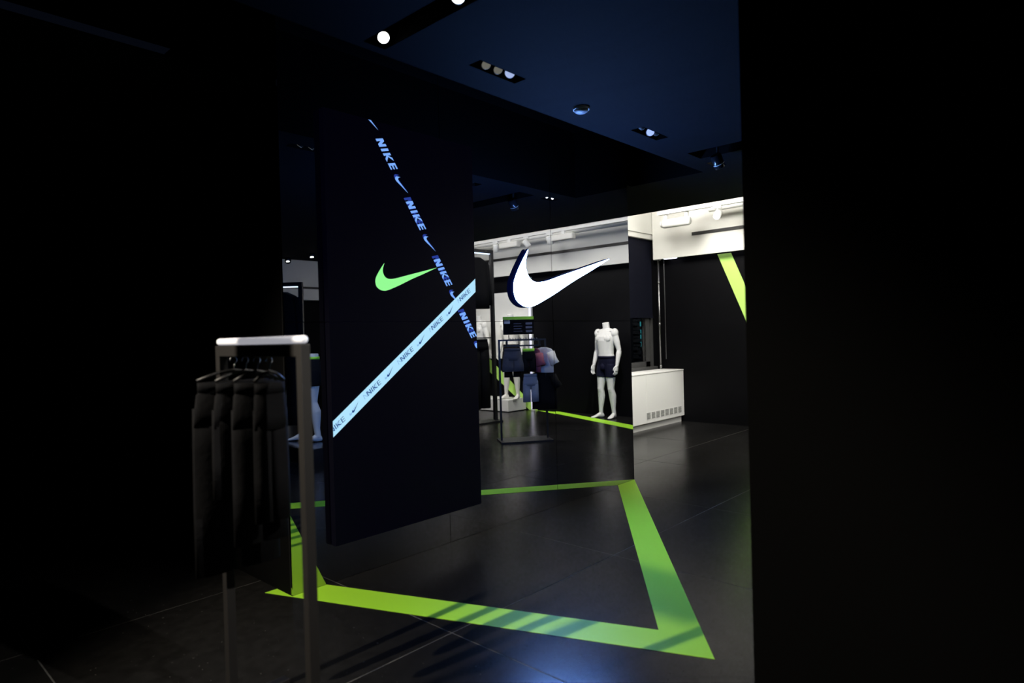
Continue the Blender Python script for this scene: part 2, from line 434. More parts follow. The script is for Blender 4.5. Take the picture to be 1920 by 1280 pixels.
b.add([(x, -.028, z) for x, z in rim]+[(x, -.004, z) for x, z in rim]+[(x, -.028, z) for x, z in pl]+[(x, -.0255, z) for x, z in pl],
      [((i+1) % n, i, i+n, (i+1) % n+n) for i in range(n)]+[tuple(range(n, 2*n))]+[(i, (i+1) % n, (i+1) % n+2*n, i+2*n) for i in range(n)]+[(i+2*n, (i+1) % n+2*n, (i+1) % n+3*n, i+3*n) for i in range(n)])
b.build('sign_return', M['ret'], sg)
MB().add([(x, -.0262, z) for x, z in pl], [tuple(range(len(pl)))]).build('sign_face', M['face'], sg)

# ================================================================ FLOOR AND WALL STRIPES
def flat(name, poly, z, m, label, cat):
    n = len(poly); b = MB()
    b.add([(x, y, .0002) for x, y in poly]+[(x, y, z) for x, y in poly], [tuple(reversed(range(n))), tuple(range(n, 2*n))]+[(i, (i+1) % n, (i+1) % n+n, i+n) for i in range(n)])
    return tag(b.build(name, m), label, cat)
flat('floor_stripe', [(2.287, 1.106), (4.686, 2.949), (4.434, 2.949), (2.367, 1.391), (1.751, 2.949), (1.561, 2.949), (1.561, 3.10), (1.497, 3.10)],
     .0015, M['neon'], 'wide neon green V-shaped vinyl stripe on the concrete in front of the mirror', 'floor stripe')
flat('floor_stripe', [(8.1, -.55), (6.95, 2.45), (8.1, 2.62), (8.1, 2.82), (6.62, 2.62), (8.1, -1.0)],
     .0015, M['neon'], 'neon green stripe on the floor along the far black wall', 'floor stripe')
def wall_stripe(poly, label):
    n = len(poly); b = MB()
    b.add([(XB-.0002, y, z) for y, z in poly]+[(XB-.002, y, z) for y, z in poly], [tuple(range(n)), tuple(reversed(range(n, 2*n)))]+[(i, i+n, (i+1) % n+n, (i+1) % n) for i in range(n)])
    return tag(b.build('wall_stripe', M['neonwall']), label, 'wall stripe')
wall_stripe([(3.749, 2.245), (3.562, 2.245), (2.64, .002), (2.83, .002)], 'neon green diagonal stripe running down the far black wall under the white bulkhead')
wall_stripe([(-1.02, .002), (-1.22, .002), (-2.45, .845), (-2.1, .845)], 'neon green diagonal stripe low on the wall behind the white plinth')

# ================================================================ WINDOW, BLIND, RADIATOR COVER, PIPE
wn = bpy.data.objects.new('window_1', None); COL.objects.link(wn); wn.location = (7.0, YW+.12, .74); struct(wn, 'dark window under a navy blind, night street outside')
def wbox(name, m, x0, x1, y0, y1, z0, z1): return MB().box(x0-7.0, x1-7.0, y0-YW-.12, y1-YW-.12, z0-.74, z1-.74).build(name, m, wn)
wbox('window_sill', M['frame'], 5.2, 8.085, YW+.03, YW+.2, .72, .76)
b = MB()
for q in ((7.885, 7.99, .76, 1.55), (8.03, 8.085, .76, 2.6), (5.2, 5.3, .76, 2.6), (5.2, 7.99, .76, .83), (5.2, 8.03, 2.4, 2.55)):
    b.box(q[0]-7.0, q[1]-7.0, -.02, .05, q[2]-.74, q[3]-.74)
b.build('window_frame', M['frame'], wn)
wbox('sash_bead', M['chrome'], 7.845, 7.858, YW+.085, YW+.1, .83, 1.5)
wbox('glass_pane', M['glass'], 5.25, 7.92, YW+.15, YW+.156, .8, 2.5)
bl = thing('roller_blind', 'navy roller blind half drawn over the window', 'blind', (7.0, YW+.07, 1.47))
MB().box(-1.75, 1.03, -.004, .004, 0, 1.09).build('fabric', M['blind'], bl)
MB().box(-1.75, 1.03, -.012, .012, -.03, .0).build('bottom_bar', M['blind'], bl)
MB().box(-1.78, 1.07, -.05, .03, 1.06, 1.14).build('cassette', M['white'], bl, bevel=.004)
pp = thing('pipe', 'thin bare metal pipe rising in the corner beside the window', 'pipe', (8.05, YW-.03, .715))
MB().tube([(0, 0, 0), (0, 0, 1.53)], .014, 12).build('pipe_run', M['chrome'], pp, True)
for z in (.03, .62, 1.2): MB().tube([(0, 0, z), (0, 0, z+.035)], .019, 12).build('coupling', M['chrome'], pp, True)
cd = MB().tube([(8.085, YW-.1, 2.24), (8.088, YW-.1, 1.4), (8.085, YW-.1, .86)], .006, 6).build('pull_cord', M['chrome']); tag(cd, 'slim hanging blind cord next to the corner pipe', 'cord')

rc = thing('radiator_cover', 'long white radiator cover standing under the window', 'cabinet', (7.0, 4.3, 0))
def rbox(name, m, x0, x1, y0, y1, z0, z1, bevel=0): return MB().box(x0-7.0, x1-7.0, y0-4.3, y1-4.3, z0, z1).build(name, m, rc, bevel=bevel)
rbox('toe_kick', M['cabinet'], 5.4, 8.10, 4.32, 4.6, .0, .085)
rbox('front_panel', M['cabinet'], 7.134, 8.115, 4.28, 4.30, .088, .705, .002)
rbox('front_panel', M['cabinet'], 5.4, 7.131, 4.28, 4.30, .088, .705, .002)
rbox('top_panel', M['cabinet'], 5.4, 8.115, 4.275, 4.615, .708, .722, .002)
rbox('carcass', M['slot'], 5.42, 8.112, 4.301, 4.612, .086, .705)
for k in range(8):
    x = 7.17+k*(7.985-7.17)/7
    b = MB()
    for q in range(5): b.box(x-.043-7.0, x+.043-7.0, -.0245, -.0203, .142+q*.0165, .152+q*.0165)
    go = b.build('vent_grille', M['ventgrey'], rc); go['kind'] = 'stuff'
# street outside
st = thing('building', 'dark building across the street with a teal lit window', 'building', (9.0, 8.5, -3))
MB().box(-4, 7, 0, 1, 0, 9).build('facade', M['street'], st)
for k in range(2): MB().box(4.92, 5.05, -.06, -.01, 3.89+k*.32, 4.18+k*.32).build('lit_pane', M['teal'], st)
for k in range(16): MB().box(4.60+.02*(k % 2), 4.73+.02*(k % 2), -.12-.02*(k % 3), 0, 3.2+k*.1, 3.285+k*.1).build('quoin_stone', M['stone'], st)

# ================================================================ HIGH ZONE: TRACKS, SLOT, LAMPS
sl = thing('linear_slot', 'black linear slot set in the white bulkhead', 'vent', (7.95, 1.0, 2.53))
MB().box(-.004, .004, -4.9, 3.02, -.022, .022).build('slot_back', M['slot'], sl)
MB().box(-.008, -.004, -4.9, 3.02, -.022, -.017).build('slot_lip', M['slot'], sl)
s2 = thing('linear_slot', 'black linear slot set in the dim side bulkhead behind the camera', 'vent', (5.0, YS+.2, 2.34))
MB().box(-6, 2.9, -.004, .004, -.022, .022).build('slot_back', M['slot'], s2)
MB().box(-6, 2.9, .004, .008, -.022, -.017).build('slot_lip', M['slot'], s2)
TX, TZ = 7.40, 2.735
tr = thing('lighting_track', 'white lighting track hung below the high white ceiling by the far wall', 'lighting track', (TX, 0, TZ))
MB().box(-.022, .022, -4.6, 4.2, 0, .045).build('rail', M['metalwhite'], tr)
for y in [4.05, 3.7, 2.6, 2.3]+[1.2-1.1*k for k in range(6)]: MB().tube([(0, y, .045), (0, y, HIGH-TZ)], .012, 8).build('stem', M['metalwhite'], tr)
MB().box(-.018, .022, .2, 3.2, .05, .16).build('cable_tray', M['metalwhite'], tr)
cdt = MB().tube([(7.72, 3.66, 2.77), (7.72, -4.6, 2.77)], .03, 12).build('conduit', M['metalwhite'], smooth=False)
tag(cdt, 'white conduit tube running beside the lighting track', 'pipe')
def track_lamp(y, to, label, lit=True, group=None):
    t = thing('track_spotlight', label, 'lamp', (TX, y, TZ), 0, group)
    MB().box(-.018, .018, -.05, .05, -.03, 0).tube([(0, 0, -.03), (0, 0, -.075)], .01, 8).build('adapter', M['metalwhite'], t)
    d = (Vector(to)-Vector((TX, y, TZ-.10))).normalized(); c = Vector((0, 0, -.10))
    MB().tube([c-d*.06, c-d*.055, c+d*.058, c+d*.06], [.035, .042, .045, .040], 20).build('lamp_body', M['metalwhite'], t, True)
    MB().tube([c+d*.0602, c+d*.063], .036, 20).build('lens', M['lens'] if lit else M['lensgrey'], t)
track_lamp(3.40, (6.0, 3.2, 1.6), 'white track spotlight, lit, hanging nearest the window end')
track_lamp(-.55, (8.1, .4, .9), 'white track spotlight turned down at the boxer-clad mannequin', False)
track_lamp(-1.2, (8.0, -1.6, .9), 'white track spotlight above the white plinth', False)
track_lamp(-.1, (8.0, -.2, 1.4), 'white track spotlight over the far floor stripe', False)
gl = thing('gallery_lamp', 'fat white cylinder lamp slung under the track near the window', 'lamp', (TX+.03, 4.02, TZ-.085))
MB().tube([(0, -.02, 0), (0, -.0, 0), (0, .33, 0), (0, .35, 0)], [.048, .056, .056, .048], 24).build('lamp_tube', M['metalwhite'], gl, True)
gl.location.y = 3.80; gl.location.z = TZ-.115
for y in (.02, .31): MB().box(-.012, .012, y-.02, y+.02, .045, .116).build('bracket', M['metalwhite'], gl)
MB().tube([(0, .354, 0), (0, .375, 0)], [.05, .04], 20).build('end_cap', M['metalwhite'], gl)
for i, y in enumerate((.15, -.9, -2.1)):
    g2 = thing('gallery_lamp', ('grey boxy wall washer on the track, first beyond the boxer-clad mannequin', 'grey boxy wall washer on the track over the plinth', 'grey boxy wall washer on the track at the far end')[i], 'lamp', (TX, y, TZ-.01))
    MB().box(-.05, .05, -.19, .19, -.12, -.03).build('lamp_housing', M['lensgrey'], g2, bevel=.02)
    MB().box(-.015, .015, -.03, .03, -.03, .01).build('bracket', M['metalwhite'], g2)
ul = thing('strip_lamp', 'small lit strip lamp tucked under the white bulkhead', 'lamp', (8.03, 4.35, 2.225))
MB().box(-.03, .03, -.06, .14, .028, .044).build('housing', M['metalwhite'], ul)
MB().box(-.022, .022, -.05, .13, .02, .0275).build('lens', M['stripglow'], ul)
for k in range(6):
    u2 = thing('strip_lamp', 'slim lit strip lamp hidden under the white bulkhead, %s from the window corner' % ('first', 'second', 'third', 'fourth', 'fifth', 'sixth')[k], 'lamp', (8.005, 3.55-k*1.3, 2.316), 0, 'strip lamps under the bulkhead')
    MB().box(-.02, .02, -.55, .55, .028, .044).build('housing', M['metalwhite'], u2)
    MB().box(-.014, .014, -.54, .54, .02, .0275).build('lens', M['stripglow'], u2)
vl = thing('light_post', 'thin vertical light strip at the edge of the white wall', 'lamp', (8.10, -1.11, 0))
MB().box(-.02, .018, -.03, .03, 0, 2.2).build('housing', M['metalwhite'], vl)
MB().box(-.026, -.021, -.022, .022, .02, 2.19).build('diffuser', M['postglow'], vl)

# ================================================================ DOWNLIGHT TROUGHS
def trough(hole, lamps, label, depth=.11):
    x0, x1, y0, y1 = hole; cx, cy = (x0+x1)/2, (y0+y1)/2
    t = thing('recessed_downlight', label, 'lamp', (cx, cy, CEIL))
    b = MB(); e = .004
    hx, hy = (x1-x0)/2, (y1-y0)/2
    b.box(-hx-e, hx+e, -hy-e, hy+e, depth, depth+.01)
    b.box(-hx-e, -hx, -hy, hy, .0, depth).box(hx, hx+e, -hy, hy, .0, depth).box(-hx-e, hx+e, -hy-e, -hy, .0, depth).box(-hx-e, hx+e, hy, hy+e, .0, depth)
    b.build('housing', M['matte'], t)
    for (px, py, pz, d, r, mt) in lamps:
        d = Vector(d).normalized(); c = Vector((px-cx, py-cy, pz))
        lb = MB().tube([c-d*.055, c-d*.05, c, c+d*.001], [r*.6, r, r*1.08, r*1.02], 20).build('lamp_head', M['blackmetal'], t, True)
        MB().tube([c+d*.0012, c+d*.004], r*.93, 20).build('lens', M[mt], lb)
    return t
trough(T_LONG, [(1.652, 2.205, .012, (-.35, -.6, -.75), .025, 'lens'), (1.652, 1.745, .012, (-.45, -.7, -.65), .028, 'lens')], 'recessed trough with two lit spotlights near the left ceiling slot')
trough(T1, [(2.155, 2.10, .012, (-.3, -.6, -.75), .023, 'lensdim'), (2.235, 2.10, .012, (-.3, -.6, -.75), .023, 'lensdim'), (2.318, 2.10, .02, (-.55, -.5, -.6), .026, 'lensblue')], 'black recessed trough of three small spotlights, left of the smoke detector')
trough(T2, [(3.545, 2.10, .03, (.9, -.2, -.4), .026, 'lensgrey'), (3.628, 2.10, .014, (-.6, -.5, -.6), .027, 'lensblue'), (3.715, 2.10, .03, (.9, -.2, -.4), .026, 'lensgrey')], 'black recessed trough of three small spotlights, right of the smoke detector')
t3 = trough(T3, [], 'black recessed trough with one spotlight hanging out of it')
trough(T4, [(4.615, 2.14, .022, (.05, .93, -.35), .022, 'lens'), (4.695, 2.14, .022, (.05, .93, -.35), .022, 'lens')], 'small recessed trough whose two lit lamps face the mirror, by the hanging spotlight')
hang = thing('ceiling_spotlight', 'black cylinder spotlight hanging from the ceiling trough at the upper right', 'lamp', (4.33, 1.98, CEIL-.02))
MB().tube([(0, 0, .1), (0, 0, -.02)], .01, 8).build('stem', M['blackmetal'], hang)
d = Vector((.55, -.1, -.8)).normalized(); c = Vector((0, 0, -.05))
MB().tube([c-d*.05, c-d*.047, c+d*.045, c+d*.05], [.03, .038, .038, .034], 20).build('lamp_body', mat('dark_gloss_metal', (.01, .01, .012), .2), hang, True)
MB().tube([c+d*.018, c+d*.022], .0385, 20).build('ring', M['lensgrey'], hang)
sd = thing('smoke_detector', 'round smoke detector on the blue-lit ceiling between the two lamp troughs', 'smoke detector', (2.92, 2.12, CEIL))
MB().tube([(0, 0, 0), (0, 0, -.012)], [.045, .045], 28).build('base', M['metalwhite'], sd)
MB().tube([(0, 0, -.0122), (0, 0, -.02), (0, 0, -.028)], [.040, .038, .026], 28).build('cover', mat('detector_plastic', (.3, .3, .33), .5), sd, True)
kl = thing('recessed_downlight', 'recessed lamp above and left of the camera, throwing the rack shadows', 'lamp', (-.91, 2.2, CEIL))
MB().tube([(0, 0, 0), (0, 0, -.03)], [.05, .05], 20).build('housing', M['blackmetal'], kl)
for i, (x, y) in enumerate(((4.85, -3.08), (4.87, -2.43))):
    t = thing('ceiling_spotlight', ('lit round spotlight at the far edge of the dark ceiling', 'lit round spotlight just inside the far edge of the dark ceiling')[i], 'lamp', (x, y, CEIL))
    MB().tube([(0, 0, 0), (0, 0, -.03), (-.02, .03, -.06)], [.03, .045, .045], 20).build('lamp_body', M['blackmetal'], t, True)
    MB().tube([(-.021, .031, -.062), (-.0215, .032, -.065)], .026, 20).build('lens', M['lens'], t)

# ================================================================ NEAR GARMENT RACK (left foreground)
RX, RY0, RY1, RZ = .945, 1.68, 2.22, 1.222
nr = thing('garment_rack', 'grey-brown metal garment rack with a white top tube, close at the left', 'rack', (RX, RY0, 0))
hw = .0148
L = RY1-RY0
MB().box(-hw, hw, -hw, hw, 0, RZ+.02).build('post', M['rack'], nr, bevel=.002)
MB().box(-hw, hw, L-hw, L+hw, 0, RZ+.02).build('post', M['rack'], nr, bevel=.002)
MB().box(-hw, hw, hw, L-hw, RZ-.016, RZ+.02).build('rail', M['rack'], nr, bevel=.002)
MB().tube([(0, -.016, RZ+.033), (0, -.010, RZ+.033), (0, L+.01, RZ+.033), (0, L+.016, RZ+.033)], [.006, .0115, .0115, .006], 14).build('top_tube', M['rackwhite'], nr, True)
MB().box(-.2, .2, L-.02, L+.02, .0, .022).build('foot', M['rack'], nr)
MB().box(-.2, .2, -.02, .02, .0, .022).build('foot', M['rack'], nr)
MB().box(-hw, hw, hw, L-hw, .022, .044).build('lower_rail', M['rack'], nr)

# ---------------------------------------------------------------- garments
def garment_torso(w_, h, d_, hem=1.0, folds=5, amp=.06, n=36, phase=0, neck=.32):
    """flattened cloth tube with folds, hung from its shoulders at z=0"""
    rings = []
    prof = [(0, neck), (-.03*h, .55), (-.07*h, .86), (-.16*h, 1), (-.4*h, .97), (-.7*h, .98), (-h, hem)]
    for z, k in prof:
        r = []
        for i in range(n):
            a = 2*math.pi*i/n; f = 1+amp*math.sin(folds*a+phase)*min(1, -z/h*1.6)
            r.append((math.copysign(abs(math.cos(a))**.8, math.cos(a))*w_/2*k*f, math.sin(a)*d_/2*f*(.4+.6*min(1, -z/h*4)), z))
        rings.append(r)
    return MB().loft(rings)
def sleeve(p0, p1, r0, r1, n=14):
    p0, p1 = Vector(p0), Vector(p1); mid = (p0+p1)/2+Vector((0, .006, -.01))
    return MB().tube([p0, mid, p1], [r0, (r0+r1)/2*.95, r1], n)
def legs_cloth(w_, h, d_, side, flare=1.0, n=20):
    rings = []
    for z, k in ((-.0, .5), (-.25*h, .52), (-.6*h, .5*flare), (-h, .5*flare)):
        r = []
        for i in range(n):
            a = 2*math.pi*i/n; f = 1+.05*math.sin(5*a+side)
            r.append((side*(w_*.255+(.02*w_*flare if z < -.3*h else 0))+math.cos(a)*w_/2*k*f, math.sin(a)*d_/2*f*(.5+.5*min(1, -z/h*3)), z))
        rings.append(r)
    return MB().loft(rings)
def hanger(loc, rz, label, group, width=.36, drop=.06):
    t = thing('clothes_hanger', label, 'hanger', loc, rz, group)
    pts = [Vector((.011*math.cos(a), 0, .011*math.sin(a))) for a in [R(v) for v in range(200, -91, -30)]]+[Vector((0, 0, -.035))]
    MB().tube(pts, .002, 6).build('hook', M['chrome'], t, True)
    MB().tube([(-width/2, 0, -drop-.012), (-width/4, 0, -drop+.008), (0, 0, -.033), (width/4, 0, -drop+.008), (width/2, 0, -drop-.012)], .0055, 8).build('bar', M['blackmetal'], t, True)
    return t
def tee(loc, rz, m, label, group, w_=.42, h=.56, d_=.06, long_sleeve=False, ph=0):
    t = thing('jacket' if long_sleeve else 't_shirt', label, 'jacket' if long_sleeve else 'shirt', loc, rz, group)
    garment_torso(w_, h, d_, 1.0, 5, .05, 36, ph).build('torso', m, t, True)
    for s in (-1, 1):
        if long_sleeve: sleeve((s*w_*.40, 0, -.07), (s*w_*.56, .015, -h*.93), .05, .036).build('sleeve', m, t, True)
        else: sleeve((s*w_*.36, 0, -.06), (s*w_*.60, .005, -.20), .048, .055).build('sleeve', m, t, True)
    return t
def bottoms(loc, rz, m, label, group, w_=.28, h=.3, d_=.07, flare=1.08, kind='shorts', band=None):
    t = thing(kind, label, kind, loc, rz, group)
    MB().loft([[(math.cos(2*math.pi*i/24)*w_/2*k, math.sin(2*math.pi*i/24)*d_/2, z) for i in range(24)] for z, k in ((0, .86), (-.035, .9), (-.036, .93), (-.1, 1.0), (-.14, 1.03))]).build('waist', m, t, True)
    MB().loft([[(math.cos(2*math.pi*i/24)*w_/2*.9, math.sin(2*math.pi*i/24)*(d_/2+.003), z) for i in range(24)] for z in (.002, -.03)]).build('waistband', band or m, t, True)
    for s in (-1, 1): legs_cloth(w_, h-.08, d_, s, flare).build('leg', m, t, True).location.z = -.08
    return t
names = ['first', 'second', 'third', 'last']
for k in range(4):
    y = (1.885, 1.965, 2.045, 2.13)[k]
    rz = R((3, -5, 4, -3)[k])
    w_ = (.11, .16, .22, .26)[k]
    hz = RZ-.028
    hanger((RX, y, hz), rz, 'black hanger on the near rack, %s from its front post' % names[k], 'hangers on the near rack', w_*.9, .05)
    bottoms((RX, y, hz-.07), rz, M['blackcloth'], '%s on the near rack, %s from its front post' % (('black folded leggings', 'black folded leggings', 'black shorts', 'black trousers')[k], names[k]), 'black bottoms on the near rack', w_, (.42, .5, .36, .62)[k], .035, 1.0, ('leggings', 'leggings', 'shorts', 'trousers')[k])

ss = thing('shade_stand', 'tall thin black stand added out of view to shade the floor stripe', 'sign', (0, 2.05, 0))  # unseen stand, added so its panel shades the stripe's right leg
MB().tube([(0, 0, 0), (0, 0, .014)], [.16, .15], 28).build('base', M['blackmetal'], ss)
MB().tube([(0, 0, .014), (0, 0, 1.79)], .008, 10).build('pole', M['blackmetal'], ss)
MB().box(-.006, .006, -.09, .09, 1.79, 1.868).build('panel', M['blackmetal'], ss, bevel=.002)

# ================================================================ FAR GARMENT RACK with face-out clothes (seen in the mirror)
P0, P1 = Vector((5.47, .66, 0)), Vector((5.92, .99, 0))
ax = (P1-P0).normalized(); rzr = math.atan2(ax.y, ax.x); Lr = (P1-P0).length
fr = thing('garment_rack', 'small black garment rack of face-out clothes in the middle of the floor', 'rack', P0, rzr)
q = .011
MB().box(-q, q, -q, q, 0, 1.206).build('post', M['blackmetal'], fr)
MB().box(Lr-q, Lr+q, -q, q, 0, 1.206).build('post', M['blackmetal'], fr)
MB().box(q, Lr-q, -q, q, 1.186, 1.206).build('rail', M['blackmetal'], fr)
MB().box(.07, Lr-.04, -.07, -.05, 1.118, 1.135).box(.09, .105, -.06, 0, 1.12, 1.2).box(Lr-.075, Lr-.06, -.06, 0, 1.12, 1.2).build('front_rail', M['blackmetal'], fr)
MB().box(-.03, Lr+.03, -.17, .17, 0, .02).build('base_plate', M['blackmetal'], fr)
for k in range(11):
    x = .13+k*.032
    hk = MB().tube([(x, 0, 1.209), (x+.004, 0, 1.219), (x+.010, 0, 1.213), (x+.010, 0, 1.181)], .004, 6).build('hook', M['chrome'], fr)
def on_rack(t, off, z):
    n = Vector((-ax.y, ax.x, 0))
    p = P0+ax*t+n*off
    return (p.x, p.y, z)
rzf = rzr
# +n side faces the mirror (the camera sees the rack through the mirror)
bottoms(on_rack(.14, .10, 1.10), rzf, M['greycloth'], 'slate grey shorts hung face-out at the left end of the far rack', None, .22, .27, .06, 1.2)
bottoms(on_rack(.335, .08, 1.09), rzf, M['blackcloth'], 'black shorts hung on the far rack between grey shorts and white tee', None, .16, .27, .05, 1.0, 'shorts', M['neoncloth'])
bottoms(on_rack(.15, .02, 1.02), rzf, M['blackcloth'], 'black liner shorts hanging below the slate grey shorts', None, .19, .26, .04, 1.0)
tee(on_rack(.44, .02, 1.09), rzf+R(60), M['pink'], 'dusty pink shirt hung edge-on near the right end of the far rack', None, .15, .28, .04, False)
tee(on_rack(.54, .0, 1.10), rzf+R(40), M['whitecloth'], 'white tee hung at the right end of the far rack', None, .24, .30, .05, False, 1)
bottoms(on_rack(.36, .03, .79), rzf, M['bluecloth'], 'pale blue-grey trousers hung low on the far rack', None, .18, .33, .05, 1.0, 'trousers')
tee(on_rack(.53, -.02, .82), rzf+R(25), M['blackcloth'], 'large black tee hung low at the right end of the far rack', None, .30, .46, .05, False, 2)
sb = thing('sign_board', 'black sign board with a neon green top edge above the far rack', 'sign', on_rack(.24, 0, 1.206), rzf)
MB().box(-.185, .185, -.008, .008, .055, .225).build('panel', M['blackcloth'], sb, bevel=.003)
MB().box(-.185, .185, -.0085, .0085, .2255, .26).build('top_band', M['neon'], sb)
for x in (-.12, .12): MB().tube([(x, 0, 0), (x, 0, .05)], .005, 8).build('clip', M['blackmetal'], sb)
MB().box(-.172, -.105, .0083, .0092, .185, .215).build('white_label', M['card'], sb)
b = MB()
for k in range(4): b.box(-.06, .045-.012*(k % 2), .0083, .0088, .09+k*.03, .097+k*.03)
for k in range(3): b.box(.085, .165, .0083, .0088, .08+k*.045, .105+k*.045)
b.build('printed_lines', M['cardgrey'], sb)['kind'] = 'stuff'

# ================================================================ MANNEQUINS
def remeshed(mb, name, voxel, smooth=4):
    me = mb.mesh(name+'_raw'); o = bpy.data.objects.new(name+'_raw', me); COL.objects.link(o)
    r = o.modifiers.new('r', 'REMESH'); r.mode = 'VOXEL'; r.voxel_size = voxel
    s = o.modifiers.new('s', 'SMOOTH'); s.factor = .5; s.iterations = smooth
    dg = bpy.context.evaluated_depsgraph_get(); dg.update()
    out = bpy.data.meshes.new_from_object(o.evaluated_get(dg)); out.name = name
    bpy.data.objects.remove(o); bpy.data.meshes.remove(me)
    for p in out.polygons: p.use_smooth = True
    out.materials.clear()
    return out
def ring(z, cx, cy, hx, hy, n=24, e=2.3):
    r = []
    for k in range(n):
        a = 2*math.pi*k/n; c, s = math.cos(a), math.sin(a)
        r.append((cx+math.copysign(abs(c)**(2/e), c)*hx, cy+math.copysign(abs(s)**(2/e), s)*hy, z))
    return r
def limb(mb, pts, rad): mb.tube(pts, rad, 16); [mb.ball(p, r*.98) for p, r in zip(pts[1:-1], rad[1:-1])]
def foot(mb, ax_, ay, yaw=0, pitch=0):
    c, s = math.cos(yaw), math.sin(yaw)
    def P(u, v, z): return (ax_+u*c-v*s, ay+u*s+v*c, z)
    rings = []
    for u, hw_, zt, zb in ((-.062, .018, .05, .012), (-.045, .030, .085, .002), (0, .033, .10, .0), (.05, .036, .078, .008), (.10, .044, .050, .004), (.145, .043, .034, .001), (.178, .030, .026, .004), (.19, .012, .018, .008)):
        r = []
        for k in range(16):
            a = 2*math.pi*k/16
            r.append(P(u, math.cos(a)*hw_, (zt+zb)/2+math.sin(a)*(zt-zb)/2))
        rings.append(r)
    mb.loft(rings)
def leg(mb, side, hip_y, foot_x, foot_y, yaw, k=1.0):
    h = Vector((.0, side*hip_y, .90)); kn = Vector((.025+foot_x*.5, side*(hip_y*.55+foot_y*.45), .495)); an = Vector((foot_x-.01, side*foot_y, .085))
    d1 = kn-h; d2 = an-kn
    limb(mb, [h, h+d1*.25, h+d1*.55, h+d1*.85, kn, kn+d2*.12], [.088*k, .092*k, .080*k, .062*k, .056*k, .053*k])
    calf = kn+d2*.3+Vector((-.018, 0, 0))
    limb(mb, [kn, calf, kn+d2*.55+Vector((-.01, 0, 0)), kn+d2*.82, an, an-Vector((0, 0, .03))], [.053*k, .061*k, .050*k, .036*k, .034*k, .034*k])
    mb.ball(kn+Vector((.028*k, 0, .0)), (.032*k, .036*k, .045*k))
    foot(mb, foot_x, side*foot_y, side*yaw)
def arm(mb, side, el, wr):
    sh = Vector((-.01, side*.182, 1.435)); el = Vector((el[0], side*el[1], el[2])); wr = Vector((wr[0], side*wr[1], wr[2]))
    mb.ball(sh+Vector((0, side*.012, -.01)), (.066, .060, .082))
    d1 = el-sh; d2 = wr-el
    limb(mb, [sh, sh+d1*.3, sh+d1*.55, sh+d1*.85, el], [.056, .054, .051, .041, .039])
    limb(mb, [el, el+d2*.22, el+d2*.6, wr, wr+d2.normalized()*.02], [.039, .044, .036, .027, .026])
    d = (d2.normalized()+Vector((.05, 0, -.25))).normalized()          # hand hangs a little straighter than the forearm
    w_ = Vector((1, 0, 0))-d*d.x; w_.normalize()                       # across the palm (front to back)
    pal = wr+d*.05
    n_ = d.cross(w_)
    rings = []
    for t, a, bth in ((-.045, .024, .020), (-.01, .036, .018), (.03, .041, .016), (.05, .038, .013)):
        rings.append([pal+d*t+w_*a*math.cos(2*math.pi*k/14)+n_*bth*math.sin(2*math.pi*k/14) for k in range(14)])
    mb.loft(rings)
    inward = Vector((0, -side, 0))
    for k, ln in enumerate((.074, .084, .078, .062)):
        b0 = pal+d*.04+w_*(.031-.0205*k); sp = (d+w_*(.10-.07*k)).normalized()
        p1 = b0+sp*ln*.5+inward*.004; p2 = b0+sp*ln*.8+inward*.016; p3 = b0+sp*ln*.98+inward*.030
        mb.tube([b0-sp*.02, p1, p2, p3], [.0095, .0090, .0082, .0066], 8)
    t0 = wr+d*.02+w_*.026
    mb.tube([t0, t0+d*.03+w_*.022+inward*.008, t0+d*.062+w_*.028+inward*.016, t0+d*.082+w_*.024+inward*.02], [.014, .0125, .011, .008], 8)
def male_body():
    mb = MB()
    prof = [(.80, -.005, .05, .06), (.84, -.005, .095, .135), (.90, -.012, .112, .170), (.96, -.010, .112, .172), (1.02, 0, .103, .156), (1.08, .006, .098, .143), (1.14, .006, .100, .146),
            (1.22, .004, .108, .160), (1.30, .002, .118, .178), (1.37, -.002, .115, .186), (1.43, -.010, .098, .175), (1.475, -.016, .075, .125), (1.50, -.018, .062, .075)]
    mb.loft([ring(*((z, cx_, 0, hx, hy))) for z, cx_, hx, hy in prof])
    for s in (-1, 1):
        mb.ball((.074, s*.078, 1.335), (.042, .090, .068))            # chest
        mb.ball((-.06, s*.09, 1.34), (.05, .085, .10))                # shoulder blade
        mb.ball((-.07, s*.075, .90), (.068, .082, .088))              # seat
        for k in range(3): mb.ball((.088-.004*k, s*.036, 1.205-.062*k), (.018, .031, .028))
        mb.tube([(-.02, s*.05, 1.475), (-.015, s*.15, 1.45)], [.042, .042], 12)
        mb.tube([(.05, s*.02, 1.455), (.03, s*.16, 1.462)], [.016, .016], 8)
    mb.tube([(-.02, 0, 1.44), (-.012, 0, 1.52), (.002, 0, 1.605)], [.070, .060, .058], 20)
    leg(mb, 1, .088, .055, .115, .28); leg(mb, -1, .088, -.03, .105, .30)
    arm(mb, 1, (-.035, .252, 1.135), (.055, .248, .895)); arm(mb, -1, (-.045, .250, 1.135), (.02, .255, .89))
    return mb
def scaled(mb, k): mb.v = [(x*k, y*k, z*k) for x, y, z in mb.v]; return mb
KM = .87/1.0          # figure metres to plan units
body_me = remeshed(scaled(male_body(), KM), 'body', .0045)
